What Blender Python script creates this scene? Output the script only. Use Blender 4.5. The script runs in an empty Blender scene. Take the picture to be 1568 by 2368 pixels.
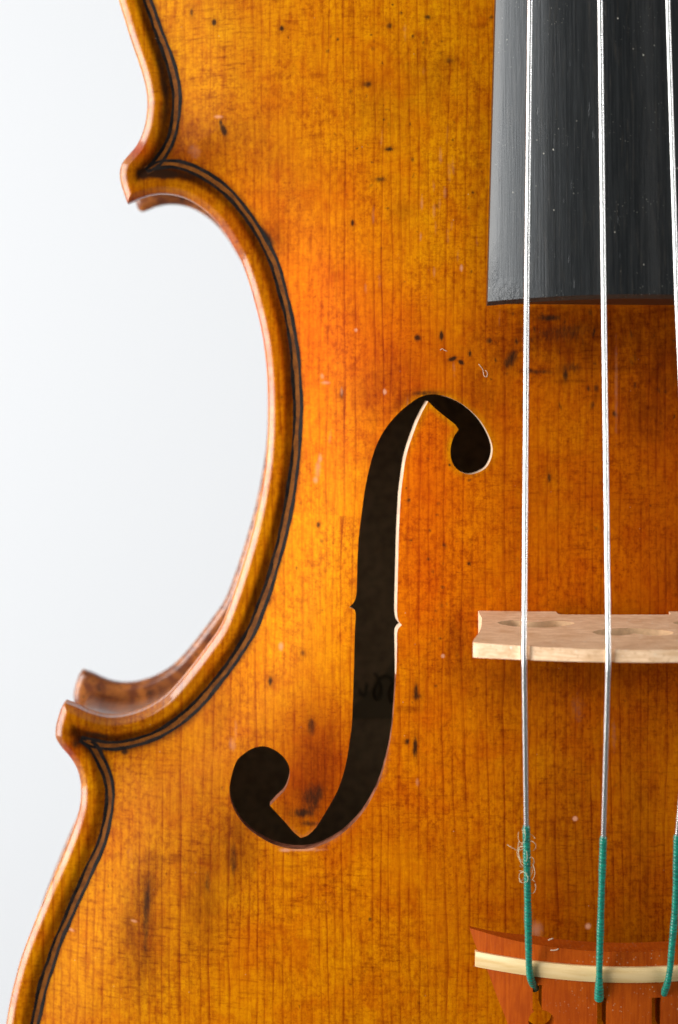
import bpy, math, random
import numpy as np
from mathutils import Vector, kdtree
from mathutils.geometry import delaunay_2d_cdt

random.seed(7)
rng = np.random.default_rng(11)
SC = bpy.context.scene
COL = SC.collection
SC.unit_settings.system = 'METRIC'
SC.unit_settings.scale_length = 0.01          # one unit is one centimetre

# ------------------------------------------------------------------ camera
S = 0.0068                                     # cm per traced pixel on the plane of the soundboard's rim
D = 34.0                                       # lens height above that plane
CU, CV = 620.0, 733.0                          # foot of the lens axis
XC, YC = (CU - 784) * S, (1184 - CV) * S
cam = bpy.data.cameras.new('camera')
cam.sensor_fit = 'VERTICAL'
cam.sensor_height = 24.0
cam.lens = 24.0 * D / (2368 * S)
cam.shift_x = (784 - CU) / 2368
cam.shift_y = (CV - 1184) / 2368
cam.clip_start, cam.clip_end = 0.5, 800
cam.dof.use_dof = True
cam.dof.focus_distance = D - 2.0
cam.dof.aperture_fstop = 0.12
camo = bpy.data.objects.new('camera', cam)
COL.objects.link(camo)
camo.location = (XC, YC, D)
SC.camera = camo

# ------------------------------------------------------------------ light
SC.view_settings.view_transform = 'Standard'
SC.view_settings.look = 'None'
SC.view_settings.exposure = 0.0
W = bpy.data.worlds.new('World')
SC.world = W
W.use_nodes = True
W.node_tree.nodes['Background'].inputs[0].default_value = (1.0, 1.0, 1.0, 1)
W.node_tree.nodes['Background'].inputs[1].default_value = 0.12


def softbox(name, loc, target, sx, sy, radiance, colour=(1, 1, 1)):
    l = bpy.data.lights.new(name, 'AREA')
    l.shape = 'RECTANGLE'
    l.size, l.size_y = sx, sy
    l.energy = radiance * math.pi * sx * sy
    l.color = colour
    o = bpy.data.objects.new(name, l)
    COL.objects.link(o)
    o.location = loc
    o.rotation_euler = (Vector(target) - Vector(loc)).to_track_quat('-Z', 'Y').to_euler()
    return o


softbox('key_softbox', (-68, 8, 27), (0, 0, 0), 66, 54, 9.0, (1.0, 0.985, 0.965))
softbox('overhead_softbox', (-50, 26, 53), (0, 0, 0), 46, 28, 5.5, (0.90, 0.96, 1.0))
softbox('fill_softbox', (78, 14, 32), (0, 0, 0), 48, 44, 6.0, (0.98, 0.99, 1.0))
softbox('added_backdrop_light', (-70, 55, -8), (-10, 0, -60), 40, 40, 2.1, (0.90, 0.95, 1.0))  # pair of added lamps, out of view, to brighten the backdrop
softbox('added_backdrop_light', (-70, -55, -8), (-10, 0, -60), 40, 40, 2.1, (0.90, 0.95, 1.0))

# ------------------------------------------------------------------ helpers


def px(u, v, z=0.0):
    """point at height z seen at traced pixel u, v"""
    k = (D - z) / D
    return (XC + ((u - 784) * S - XC) * k, YC + ((1184 - v) * S - YC) * k)


def to_px(x, y, z):
    k = D / (D - z)
    return 784 + (XC + (x - XC) * k) / S, 1184 - (YC + (y - YC) * k) / S


XMID = (1386 - 784) * S                        # centre line of the violin


def spline(pts, step, closed=False):
    """centripetal Catmull-Rom through pts, resampled every step"""
    P = np.array(pts, float)
    n = len(P)
    out = []
    rngi = range(n if closed else n - 1)
    for i in rngi:
        p1, p2 = P[i], P[(i + 1) % n]
        p0 = P[(i - 1) % n] if (closed or i > 0) else 2 * p1 - p2
        p3 = P[(i + 2) % n] if (closed or i < n - 2) else 2 * p2 - p1
        t01 = max(np.linalg.norm(p1 - p0), 1e-6) ** .5
        t12 = max(np.linalg.norm(p2 - p1), 1e-6) ** .5
        t23 = max(np.linalg.norm(p3 - p2), 1e-6) ** .5
        m1 = (p2 - p1) + t12 * ((p1 - p0) / t01 - (p2 - p0) / (t01 + t12))
        m2 = (p2 - p1) + t12 * ((p3 - p2) / t23 - (p3 - p1) / (t12 + t23))
        for t in np.linspace(0, 1, 24, endpoint=False):
            out.append((2 * t**3 - 3 * t**2 + 1) * p1 + (t**3 - 2 * t**2 + t) * m1
                       + (-2 * t**3 + 3 * t**2) * p2 + (t**3 - t**2) * m2)
    out.append(P[0] if closed else P[-1])
    out = np.array(out)
    L = np.r_[0, np.cumsum(np.linalg.norm(np.diff(out, axis=0), axis=1))]
    m = max(int(round(L[-1] / step)), 2)
    q = np.linspace(0, L[-1], m + 1)
    r = np.stack([np.interp(q, L, out[:, k]) for k in range(P.shape[1])], 1)
    return r[:-1] if closed else r


def inside(pts, poly):
    x, y = pts[:, 0], pts[:, 1]
    c = np.zeros(len(pts), bool)
    a = poly
    b = np.roll(poly, -1, 0)
    for (x1, y1), (x2, y2) in zip(a, b):
        if y1 == y2:
            continue
        m = (y1 > y) != (y2 > y)
        c ^= m & (x < (x2 - x1) * (y - y1) / (y2 - y1) + x1)
    return c


def kd_of(pts):
    kd = kdtree.KDTree(len(pts))
    for i, p in enumerate(pts):
        kd.insert((p[0], p[1], 0), i)
    kd.balance()
    return kd


def kd_dist(kd, pts):
    f = kd.find
    return np.array([f((x, y, 0))[2] for x, y in pts.tolist()])


def cdt(loops, extra):
    """triangulate between closed loops (outer first, holes after) using the extra inner points"""
    V, E = [], []
    for lp in loops:
        b = len(V)
        V += [Vector(p) for p in lp.tolist()]
        E += [(b + i, b + (i + 1) % len(lp)) for i in range(len(lp))]
    nb = len(V)
    V += [Vector(p) for p in extra.tolist()]
    vo, eo, fo, _, _, _ = delaunay_2d_cdt(V, E, [], 3, 1e-5, False)
    return np.array([(v[0], v[1]) for v in vo]), np.array([f for f in fo if len(f) == 3], dtype=np.int64)


def subdiv(v, f):
    e = np.sort(np.concatenate([f[:, [0, 1]], f[:, [1, 2]], f[:, [2, 0]]]), 1)
    u, inv = np.unique(e, axis=0, return_inverse=True)
    inv = inv.ravel()
    mid = (v[u[:, 0]] + v[u[:, 1]]) / 2
    n, k = len(v), len(f)
    a, b, c = inv[:k] + n, inv[k:2 * k] + n, inv[2 * k:] + n
    return np.concatenate([v, mid]), np.concatenate([
        np.stack([f[:, 0], a, c], 1), np.stack([a, f[:, 1], b], 1),
        np.stack([c, b, f[:, 2]], 1), np.stack([a, b, c], 1)])


def boundary(f):
    """directed boundary edges"""
    e = np.concatenate([f[:, [0, 1]], f[:, [1, 2]], f[:, [2, 0]]])
    key = np.sort(e, 1)
    u, inv, cnt = np.unique(key, axis=0, return_inverse=True, return_counts=True)
    return e[cnt[inv.ravel()] == 1]


def make_obj(name, verts, faces, mat, parent=None, smooth=True, attrs=None, sharp=None):
    me = bpy.data.meshes.new(name)
    verts = np.asarray(verts, dtype=np.float32)
    if isinstance(faces, np.ndarray):
        me.vertices.add(len(verts))
        me.vertices.foreach_set('co', verts.ravel())
        nf, k = faces.shape
        me.loops.add(nf * k)
        me.loops.foreach_set('vertex_index', faces.astype(np.int32).ravel())
        me.polygons.add(nf)
        me.polygons.foreach_set('loop_start', np.arange(0, nf * k, k, dtype=np.int32))
        me.update(calc_edges=True)
    else:
        me.from_pydata([tuple(map(float, p)) for p in verts], [], [tuple(map(int, f)) for f in faces])
    me.validate()
    for m in (mat if isinstance(mat, (list, tuple)) else [mat]):
        me.materials.append(m)
    me.polygons.foreach_set('use_smooth', [smooth] * len(me.polygons))
    if sharp:
        me.set_sharp_from_angle(angle=math.radians(sharp))
    for an, arr in (attrs or {}).items():
        if arr.ndim == 1:
            a = me.attributes.new(an, 'FLOAT', 'POINT')
            a.data.foreach_set('value', arr.astype(np.float32))
        else:
            a = me.attributes.new(an, 'FLOAT_VECTOR', 'POINT')
            a.data.foreach_set('vector', arr.astype(np.float32).ravel())
    o = bpy.data.objects.new(name, me)
    COL.objects.link(o)
    if parent:
        o.parent = parent
    return o


def solid(v2, f, ztop, zbot, nrm=None):
    """closed solid between a top and a bottom sheet over one triangulation; returns verts, tris"""
    n = len(v2)
    top = np.c_[v2, ztop]
    bot = np.c_[v2, zbot] if nrm is None else top + nrm
    be = boundary(f)
    walls = np.concatenate([np.stack([be[:, 1], be[:, 0], be[:, 0] + n], 1),
                            np.stack([be[:, 1], be[:, 0] + n, be[:, 1] + n], 1)])
    return np.concatenate([top, bot]), np.concatenate([f, f[:, ::-1] + n, walls])


def tube(path, radii, sides=10, cap=True):
    P = np.array(path, float)
    R = np.broadcast_to(np.asarray(radii, float), (len(P),)) if np.ndim(radii) < 2 else np.asarray(radii)
    T = np.gradient(P, axis=0)
    T /= np.linalg.norm(T, axis=1)[:, None]
    up = np.array([0.0, 0.0, 1.0]) if abs(T[0][2]) < .9 else np.array([1.0, 0, 0])
    V, F = [], []
    a = np.linspace(0, 2 * math.pi, sides, endpoint=False)
    for i, (p, t) in enumerate(zip(P, T)):
        n = up - t * np.dot(up, t)
        n /= np.linalg.norm(n)
        up = n
        b = np.cross(t, n)
        r = R[i][:, None] if R.ndim == 2 else R[i]
        V.append(p + r * (np.cos(a)[:, None] * n + np.sin(a)[:, None] * b))
    V = np.concatenate(V)
    m = len(P)
    for i in range(m - 1):
        for j in range(sides):
            k = (j + 1) % sides
            F.append((i * sides + j, i * sides + k, (i + 1) * sides + k, (i + 1) * sides + j))
    if cap:
        F.append(tuple(range(sides - 1, -1, -1)))
        F.append(tuple((m - 1) * sides + j for j in range(sides)))
    return V, F


def sm(a, b, x):
    t = np.clip((x - a) / (b - a), 0, 1)
    return t * t * (3 - 2 * t)

# ------------------------------------------------------------------ materials


class NT:
    def __init__(self, name):
        self.m = bpy.data.materials.new(name)
        self.m.use_nodes = True
        self.t = self.m.node_tree
        self.b = self.t.nodes['Principled BSDF']

    def n(self, typ, ins=None, **props):
        nd = self.t.nodes.new(typ)
        for k, v in props.items():
            setattr(nd, k, v)
        for k, v in (ins or {}).items():
            self.put(nd.inputs[k], v)
        return nd

    def put(self, sock, v):
        if isinstance(v, bpy.types.NodeSocket):
            self.t.links.new(v, sock)
        else:
            if sock.type == 'RGBA' and len(v) == 3:
                v = (*v, 1)
            sock.default_value = v

    def math(self, op, a, b=0.0, c=None):
        nd = self.n('ShaderNodeMath', {0: a, 1: b}, operation=op)
        if c is not None:
            self.put(nd.inputs[2], c)
        return nd.outputs[0]

    def mix(self, fac, a, b, mode='MIX'):
        nd = self.n('ShaderNodeMix', data_type='RGBA', blend_type=mode)
        self.put(nd.inputs[0], fac)
        self.put(nd.inputs[6], a)
        self.put(nd.inputs[7], b)
        return nd.outputs[2]

    def ramp(self, x, lo, hi, a=0.0, b=1.0):
        nd = self.n('ShaderNodeMapRange', {0: x, 1: lo, 2: hi, 3: a, 4: b}, interpolation_type='SMOOTHSTEP')
        return nd.outputs[0]

    def coords(self):
        return self.n('ShaderNodeTexCoord').outputs['Object']

    def scale(self, vec, s):
        return self.n('ShaderNodeVectorMath', {0: vec, 1: s}, operation='MULTIPLY').outputs[0]

    def noise(self, vec, scale=1.0, detail=2.0, rough=.5, dist=0.0):
        return self.n('ShaderNodeTexNoise', {'Vector': vec, 'Scale': scale, 'Detail': detail,
                                             'Roughness': rough, 'Distortion': dist}).outputs[0]

    def voro(self, vec, scale, rand=1.0):
        return self.n('ShaderNodeTexVoronoi', {'Vector': vec, 'Scale': scale, 'Randomness': rand}).outputs['Distance']

    def attr(self, name, out='Fac'):
        return self.n('ShaderNodeAttribute', attribute_name=name).outputs[out]

    def bump(self, h, strength, dist):
        return self.n('ShaderNodeBump', {'Height': h, 'Strength': strength, 'Distance': dist}).outputs[0]

    def set(self, **kw):
        names = dict(col='Base Color', rough='Roughness', metal='Metallic', normal='Normal', coat='Coat Weight',
                     coat_rough='Coat Roughness', spec='Specular IOR Level', sheen='Sheen Weight',
                     aniso='Anisotropic', coat_normal='Coat Normal', sss='Subsurface Weight')
        for k, v in kw.items():
            self.put(self.b.inputs[names[k]], v)
        return self.m


def spruce():
    k = NT('varnished_spruce')
    P = k.coords()
    sep = k.n('ShaderNodeSeparateXYZ', {0: P})
    X, Y = sep.outputs[0], sep.outputs[1]
    tone = k.mix(1.0, k.attr('tone', 'Vector'), (.98, .86, .34), 'MULTIPLY')
    dirt = k.attr('dirt')
    wear = k.attr('wear')
    cross = k.attr('silk')
    edge = k.attr('edge')
    fine = k.attr('gap')                       # local grain spacing factor
    # year rings: uneven parallel lines with a little drift
    drift = k.noise(k.scale(P, (.9, .10, 0)), 1, 3, .55)
    wob = k.noise(k.scale(P, (3.0, 1.0, 0)), 1, 2, .5)
    xx = k.math('ADD', X, k.math('ADD', k.math('MULTIPLY', drift, .40), k.math('MULTIPLY', wob, .05)))
    uneven = k.n('ShaderNodeTexNoise', {'W': k.math('MULTIPLY', xx, 1.5), 'Scale': 1.0, 'Detail': 2.0},
                 noise_dimensions='1D').outputs[0]
    ph = k.math('ADD', k.math('MULTIPLY', xx, 7.2), k.math('MULTIPLY', uneven, 1.5))
    fr = k.math('FRACT', ph)
    cell = k.math('FLOOR', ph)
    wn = k.n('ShaderNodeTexWhiteNoise', {'W': cell}, noise_dimensions='1D').outputs[0]
    line = k.math('MULTIPLY', k.ramp(fr, .62, .95), k.ramp(fr, 1.0, .965))
    breakup = k.noise(k.scale(P, (2.2, .9, 0)), 1, 3, .6)
    amp = k.math('MULTIPLY', k.math('ADD', .45, k.math('MULTIPLY', wn, .55)), k.ramp(breakup, .28, .72, .4, 1.1))
    line = k.math('MULTIPLY', line, k.math('MULTIPLY', amp, fine))
    fib = k.noise(k.scale(P, (20, 1.8, 0)), 1, 4, .7)
    fib2 = k.noise(k.scale(P, (9, .9, 0)), 1, 3, .65)
    # ray flecks: short strokes across the grain
    silk = k.noise(k.scale(P, (3.2, 19, 0)), 1, 4, .7, .2)
    silk2 = k.noise(k.scale(P, (1.2, 8, 0)), 1, 3, .65, .3)
    smask = k.math('MULTIPLY', cross, k.ramp(k.noise(P, .85, 3, .6), .33, .68))
    mott = k.noise(P, 1.3, 5, .62)
    mott2 = k.noise(k.scale(P, (1.6, .7, 0)), 2.6, 4, .65)
    gran = k.noise(k.scale(P, (1.15, .85, 0)), 10, 5, .75)
    med = k.noise(k.scale(P, (1.4, .75, 0)), 3.4, 5, .7)
    c = tone
    c = k.n('ShaderNodeHueSaturation', {'Saturation': 1.16, 'Value': .90, 'Color': c}).outputs[0]
    # varnish thickness: thin (yellow) to thick (red brown)
    c = k.mix(k.ramp(mott, .46, .70, 0, .55), c, k.mix(1.0, c, (.86, .56, .32), 'MULTIPLY'))
    c = k.mix(k.ramp(mott, .47, .30, 0, .55), c, k.mix(1.0, c, (1.10, 1.28, 1.2), 'MULTIPLY'))
    c = k.mix(k.ramp(mott2, .48, .72, 0, .45), c, k.mix(1.0, c, (.72, .50, .35), 'MULTIPLY'))
    c = k.mix(k.math('MULTIPLY', line, .92), c, k.mix(1.0, c, (.50, .26, .22), 'MULTIPLY'))
    c = k.mix(k.ramp(fib, .42, .70, 0, .6), c, k.mix(1.0, c, (.72, .50, .4), 'MULTIPLY'))
    c = k.mix(k.ramp(fib2, .50, .30, 0, .55), c, k.mix(1.0, c, (1.1, 1.2, 1.2), 'MULTIPLY'))
    c = k.mix(k.math('MULTIPLY', k.ramp(silk, .50, .66), k.math('MULTIPLY', smask, .95)), c,
              k.mix(1.0, c, (.50, .34, .26), 'MULTIPLY'))
    c = k.mix(k.math('MULTIPLY', k.ramp(silk2, .52, .72), k.math('MULTIPLY', cross, .60)), c,
              k.mix(1.0, c, (.72, .60, .55), 'MULTIPLY'))
    c = k.mix(k.math('MULTIPLY', k.ramp(silk, .48, .30), k.math('MULTIPLY', smask, .45)), c,
              k.mix(1.0, c, (1.12, 1.2, 1.4), 'MULTIPLY'))
    c = k.mix(k.math('MULTIPLY', k.ramp(gran, .43, .64, 0, .8), k.ramp(k.noise(k.scale(P, (.8, .6, 0)), 1, 3, .6), .36, .62, .35, 1.0)), c, k.mix(1.0, c, (.60, .45, .35), 'MULTIPLY'))
    c = k.mix(k.ramp(gran, .46, .30, 0, .5), c, k.mix(1.0, c, (1.10, 1.25, 1.3), 'MULTIPLY'))
    c = k.mix(k.ramp(med, .50, .72, 0, .55), c, k.mix(1.0, c, (.74, .48, .28), 'MULTIPLY'))
    c = k.mix(k.ramp(med, .46, .30, 0, .5), c, k.mix(1.0, c, (1.10, 1.28, 1.3), 'MULTIPLY'))
    c = k.mix(k.math('MULTIPLY', k.attr('stain_reflection'), k.ramp(k.noise(k.scale(P, (7, 2.6, 0)), 1, 4, .7), .30, .62, .45, 1.0)), c, k.mix(1.0, c, (.36, .25, .20), 'MULTIPLY'))
    nick = k.noise(k.scale(P, (17, 24, 0)), 1, 3, .6)
    nmask = k.ramp(k.noise(k.scale(P, (1.1, .8, 0)), 1.4, 3, .6), .36, .62, .25, 1.0)
    c = k.mix(k.math('MULTIPLY', k.ramp(nick, .54, .68), k.math('MULTIPLY', nmask, .6)), c, k.mix(1.0, c, (.56, .40, .30), 'MULTIPLY'))
    c = k.mix(k.math('MULTIPLY', k.ramp(nick, .44, .32), .5), c, k.mix(1.0, c, (1.14, 1.28, 1.5), 'MULTIPLY'))
    # black pores and grime flecks
    warp = k.n('ShaderNodeVectorMath', {0: P, 1: k.scale(k.n('ShaderNodeTexNoise', {'Vector': P, 'Scale': 14.0}).outputs[1],
                                                         (.09, .09, 0))}, operation='ADD').outputs[0]
    v = k.voro(k.scale(warp, (2.6, 1.7, 0)), 1)
    pick = k.n('ShaderNodeTexNoise', {'Vector': k.scale(P, (1.3, 1.1, 0)), 'Scale': 1.0, 'Detail': 3.0}).outputs[0]
    fleck = k.math('MULTIPLY', k.ramp(v, .046, .02), k.ramp(pick, .44, .54))
    c = k.mix(k.math('MULTIPLY', fleck, .45), c, (.030, .012, .004))
    # grime rubbed into the grain: streaky where dirt is partial
    streak = k.noise(k.scale(P, (20, 7, 0)), 1, 4, .7)
    dm = k.ramp(k.math('ADD', dirt, k.math('MULTIPLY', k.math('SUBTRACT', streak, .5), .9)), .08, .85)
    dm = k.math('MULTIPLY', dm, k.ramp(dirt, .0, .12))
    c = k.mix(k.math('MULTIPLY', dm, .93), c, (.022, .009, .004))
    wm = k.ramp(k.math('ADD', wear, k.math('MULTIPLY', k.math('SUBTRACT', gran, .5), .5)), .15, .9)
    wm = k.math('MULTIPLY', wm, k.ramp(wear, 0.0, .15))
    c = k.mix(k.math('MULTIPLY', wm, .85), c, (.62, .28, .16))
    # tiny pale dust
    dv = k.voro(P, 5.5)
    dust = k.math('MULTIPLY', k.ramp(dv, .045, .02), k.ramp(k.noise(P, .8, 2), .52, .60))
    c = k.mix(k.math('MULTIPLY', dust, .55), c, (.75, .55, .4))
    h = k.math('ADD', k.math('MULTIPLY', line, -.6), k.math('ADD', k.math('MULTIPLY', mott2, .5),
               k.math('ADD', k.math('MULTIPLY', gran, .25), k.math('MULTIPLY', fleck, -1.2))))
    nb = k.bump(h, .35, .006)
    k.b.inputs['Coat IOR'].default_value = 1.5
    edge = k.math('MULTIPLY', edge, k.ramp(k.noise(k.scale(P, (1.6, 1.1, 1)), 1.6, 4, .65), .30, .55, .5, 1.0))
    return k.set(col=c, rough=.5, spec=k.math('ADD', .035, k.math('MULTIPLY', edge, .4)), coat=edge, coat_rough=.10, normal=nb,
                 coat_normal=k.bump(k.math('ADD', k.math('MULTIPLY', mott2, 1.0), k.math('MULTIPLY', line, -.4)), .25, .006))


def maple():
    k = NT('varnished_maple')
    P = k.coords()
    flame = k.noise(k.scale(P, (5.0, 5.0, .35)), 1, 3, .5, .4)
    m = k.noise(P, 1.5, 4, .6)
    c = k.mix(k.ramp(flame, .35, .65), (.42, .135, .020), (.17, .042, .010))
    c = k.mix(k.ramp(m, .45, .7, 0, .6), c, (.11, .028, .010))
    c = k.mix(k.ramp(k.noise(P, 7, 4, .7), .56, .68, 0, .8), c, (.02, .01, .006))
    return k.set(col=c, rough=.4, coat=.6, coat_rough=.12, normal=k.bump(m, .3, .01))


def flat_mat(name, col, rough=.5, **kw):
    k = NT(name)
    P = k.coords()
    n1 = k.noise(P, 6, 4, .6)
    c = k.mix(k.ramp(n1, .3, .7), tuple(x * .8 for x in col), tuple(min(1, x * 1.15) for x in col))
    return k.set(col=c, rough=rough, **kw)


def inlay(name, a, b):
    k = NT(name)
    P = k.coords()
    n1 = k.noise(P, 5, 5, .7)
    c = k.mix(k.ramp(n1, .35, .68), a, b)
    return k.set(col=c, rough=.45, spec=.03, normal=k.bump(k.noise(P, 30, 3, .6), .3, .006))


def ebony():
    k = NT('ebony')
    P = k.coords()
    g = k.noise(k.scale(P, (38, .35, 8)), 1, 3, .7)
    g2 = k.noise(k.scale(P, (26, .9, 20)), 1, 3, .7)
    mp = k.noise(P, 1.1, 3, .6)
    pore = k.math('MULTIPLY', k.ramp(k.noise(k.scale(P, (30, 2.2, 6)), 1, 2, .5), .70, .76), k.ramp(mp, .45, .6))
    chip = k.attr('chip')
    c = k.mix(k.ramp(g, .35, .7), (.0038, .0049, .0055), (.015, .0165, .017))
    c = k.mix(k.ramp(g2, .5, .8, 0, .5), c, (.045, .038, .030))
    c = k.mix(k.math('MULTIPLY', pore, .8), c, (.003, .003, .003))
    d = k.voro(k.scale(P, (6.5, 5.2, 1)), 1)
    dust = k.math('MULTIPLY', k.ramp(d, .085, .04), k.ramp(k.noise(P, 1.7, 3, .6), .48, .60))
    d2 = k.voro(k.scale(P, (22, 17, 1)), 1)
    dust2 = k.math('MULTIPLY', k.ramp(d2, .13, .06), k.ramp(k.noise(P, 1.4, 3, .6), .50, .62))
    c = k.mix(k.math('MAXIMUM', k.math('MULTIPLY', dust, .6), k.math('MULTIPLY', dust2, .3)), c, (.70, .66, .55))
    rgh = k.math('ADD', .29, k.math('MULTIPLY', g, .06))
    h = k.math('ADD', k.math('MULTIPLY', g, .7), k.math('ADD', k.math('MULTIPLY', g2, .35), k.math('MULTIPLY', pore, -1.0)))
    rough_chip = k.math('MULTIPLY', chip, k.math('MULTIPLY', k.noise(P, 16, 4, .7), 5.0))
    return k.set(col=c, rough=rgh, spec=.55, normal=k.bump(k.math('ADD', h, rough_chip), .32, .010))


def bridge_wood():
    k = NT('bare_maple')
    P = k.coords()
    g = k.noise(k.scale(P, (3.5, 26, 11)), 1, 5, .7)
    m = k.noise(P, 2.2, 4, .6)
    fl = k.noise(k.scale(P, (14, 14, 60)), 1, 2, .6)
    c = k.mix(k.ramp(g, .36, .64), (.94, .66, .42), (.76, .485, .275))
    c = k.mix(k.ramp(m, .45, .72, 0, .5), c, (.62, .35, .16))
    c = k.mix(k.ramp(fl, .58, .70, 0, .45), c, (.5, .26, .11))
    d = k.voro(k.scale(P, (9, 9, 9)), 1)
    dust = k.math('MULTIPLY', k.ramp(d, .24, .10), k.ramp(k.noise(P, 2.0, 3, .6), .45, .62))
    c = k.mix(k.math('MULTIPLY', dust, .7), c, (.9, .82, .68))
    return k.set(col=c, rough=.55, spec=.35, normal=k.bump(k.math('ADD', g, k.math('MULTIPLY', dust, 1.0)), .4, .012))


def boxwood():
    k = NT('red_stained_boxwood')
    P = k.coords()
    g = k.noise(k.scale(P, (26, 2, 6)), 1, 3, .6)
    c = k.mix(k.ramp(g, .35, .7), (.40, .072, .005), (.31, .048, .004))
    c = k.mix(k.ramp(k.noise(P, 1.4, 3, .6), .45, .7, 0, .5), c, (.25, .036, .004))
    d = k.voro(k.scale(P, (17, 17, 17)), 1)
    dd = k.attr('rosin')
    dust = k.math('MULTIPLY', k.ramp(d, .24, .10), k.math('MULTIPLY', dd, k.ramp(k.noise(P, 3.2, 3, .7), .42, .56)))
    c = k.mix(k.math('MULTIPLY', dust, .55), c, (.62, .40, .22))
    return k.set(col=c, rough=.34, spec=.06, normal=k.bump(k.math('ADD', g, k.math('MULTIPLY', dust, 1.4)), .25, .010))


def ivory():
    k = NT('pale_boxwood')
    P = k.coords()
    g = k.noise(k.scale(P, (1.2, 14, 3)), 1, 3, .6)
    c = k.mix(k.ramp(g, .35, .7), (.76, .55, .27), (.66, .44, .18))
    return k.set(col=c, rough=.42, normal=k.bump(g, .2, .006))


def metal():
    k = NT('wound_metal')
    P = k.coords()
    sep = k.n('ShaderNodeSeparateXYZ', {0: P})
    w = k.math('SINE', k.math('MULTIPLY', sep.outputs[1], 190.0))
    c = k.mix(k.ramp(k.noise(P, 4, 2), .35, .7), (.93, .92, .90), (.86, .85, .82))
    return k.set(col=c, metal=1.0, rough=.27, normal=k.bump(w, .25, .008))


def silk_thread():
    k = NT('green_silk')
    P = k.coords()
    g = k.noise(k.scale(P, (12, 30, 12)), 1, 3, .6)
    c = k.mix(k.ramp(g, .35, .7), (.0015, .24, .155), (.001, .11, .078))
    return k.set(col=c, rough=.27, spec=1.0)


M_SPRUCE, M_MAPLE, M_EBONY = spruce(), maple(), ebony()
M_BRIDGE, M_BOX, M_IVORY, M_METAL, M_SILK = bridge_wood(), boxwood(), ivory(), metal(), silk_thread()
M_BLACK = inlay('purfling_black', (.008, .007, .007), (.022, .016, .013))
M_BROWN = inlay('purfling_brown', (.20, .064, .010), (.10, .032, .008))
M_BACKDROP = NT('white_paper').set(col=(.875, .888, .905), rough=.9, spec=.1)
M_INNER = flat_mat('raw_inner_wood', (.56, .38, .19), .8)
M_FLUFF = flat_mat('pale_fluff', (.66, .46, .32), .7)
M_THREAD = flat_mat('pale_thread', (.62, .60, .42), .6)
M_PAPER = NT('old_label_paper').set(col=(.34, .25, .13), rough=.9)
M_INK = NT('faded_ink').set(col=(.20, .145, .075), rough=.9)

# ------------------------------------------------------------------ setting
R = 260
bd = make_obj('backdrop', [(-R, -R, -62), (R, -R, -62), (R, R, -62), (-R, R, -62)], [(0, 1, 2, 3)], M_BACKDROP, smooth=False)
bd['kind'] = 'structure'

# ------------------------------------------------------------------ violin body
violin = bpy.data.objects.new('violin', None)
violin.empty_display_size = 2
COL.objects.link(violin)
violin.location = (XMID, 0, -3.9)
violin['label'] = 'amber varnished violin with worn orange spruce top, f-hole, bridge, strings and black fingerboard'
violin['category'] = 'violin'
_inv = Vector(violin.location)


def adopt(o, parent=None):
    """parent without moving: vertices are in world space"""
    o.parent = parent or violin
    o.location = -_inv if parent is None else (0, 0, 0)
    return o


UP = [(1386, -1500), (1100, -1490), (860, -1465), (640, -1410), (460, -1320), (330, -1210), (240, -1070), (190, -930),
      (165, -790), (158, -650), (166, -520), (182, -400), (205, -280), (230, -170), (255, -70), (274, 0), (287, 43),
      (303.5, 96), (321, 146), (333.5, 189), (339.5, 226), (338, 265), (331, 299), (316.5, 332), (298, 355), (282, 375),
      (276, 396), (278, 421), (286, 448), (294, 470)]
CB = [(294, 470), (308, 464), (327.5, 456), (347, 450), (374, 447), (404, 450), (430, 458), (457, 473), (483, 494),
      (506, 519), (526, 547), (541, 573), (556, 600), (573.5, 646), (590, 703), (603, 756), (612, 810), (618, 874),
      (620, 945), (619, 1007), (615, 1066), (608, 1116), (600, 1160), (589, 1211), (574, 1267), (555, 1330), (533, 1395),
      (509, 1454), (476, 1502), (442, 1547), (414, 1581), (386, 1611), (352, 1635), (312, 1652.5), (272.5, 1661),
      (237, 1660), (202, 1650), (175, 1637), (148.6, 1628)]
LO = [(148.6, 1628), (142, 1636), (133, 1662), (127, 1689), (128, 1710), (140, 1730), (159, 1752), (175.5, 1778.6),
      (184, 1808), (186, 1837.6), (183.5, 1867), (174, 1902.5), (156, 1952.7), (135.7, 2002), (112, 2055), (88.5, 2112),
      (66, 2168), (47, 2220), (32, 2274), (20.6, 2324), (13, 2368), (0, 2440), (-20, 2540), (-40, 2650), (-52, 2760),
      (-55, 2870), (-45, 2990), (-10, 3120), (60, 3260), (200, 3400), (420, 3510), (700, 3580), (1050, 3620), (1386, 3630)]


def w2(pts):
    return np.array([px(u, v) for u, v in pts])


def full_loop(parts, step):
    left = np.concatenate([spline(w2(p), step)[:-1] for p in parts] + [w2([parts[-1][-1]])])
    right = left[::-1][1:-1].copy()
    right[:, 0] = 2 * XMID - right[:, 0]
    return np.concatenate([left, right])           # counter-clockwise: down the left, up the right


OUT = full_loop([UP, CB, LO], .06)
OUT_FINE = full_loop([UP, CB, LO], .01)
KD = kd_of(OUT_FINE)

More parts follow.
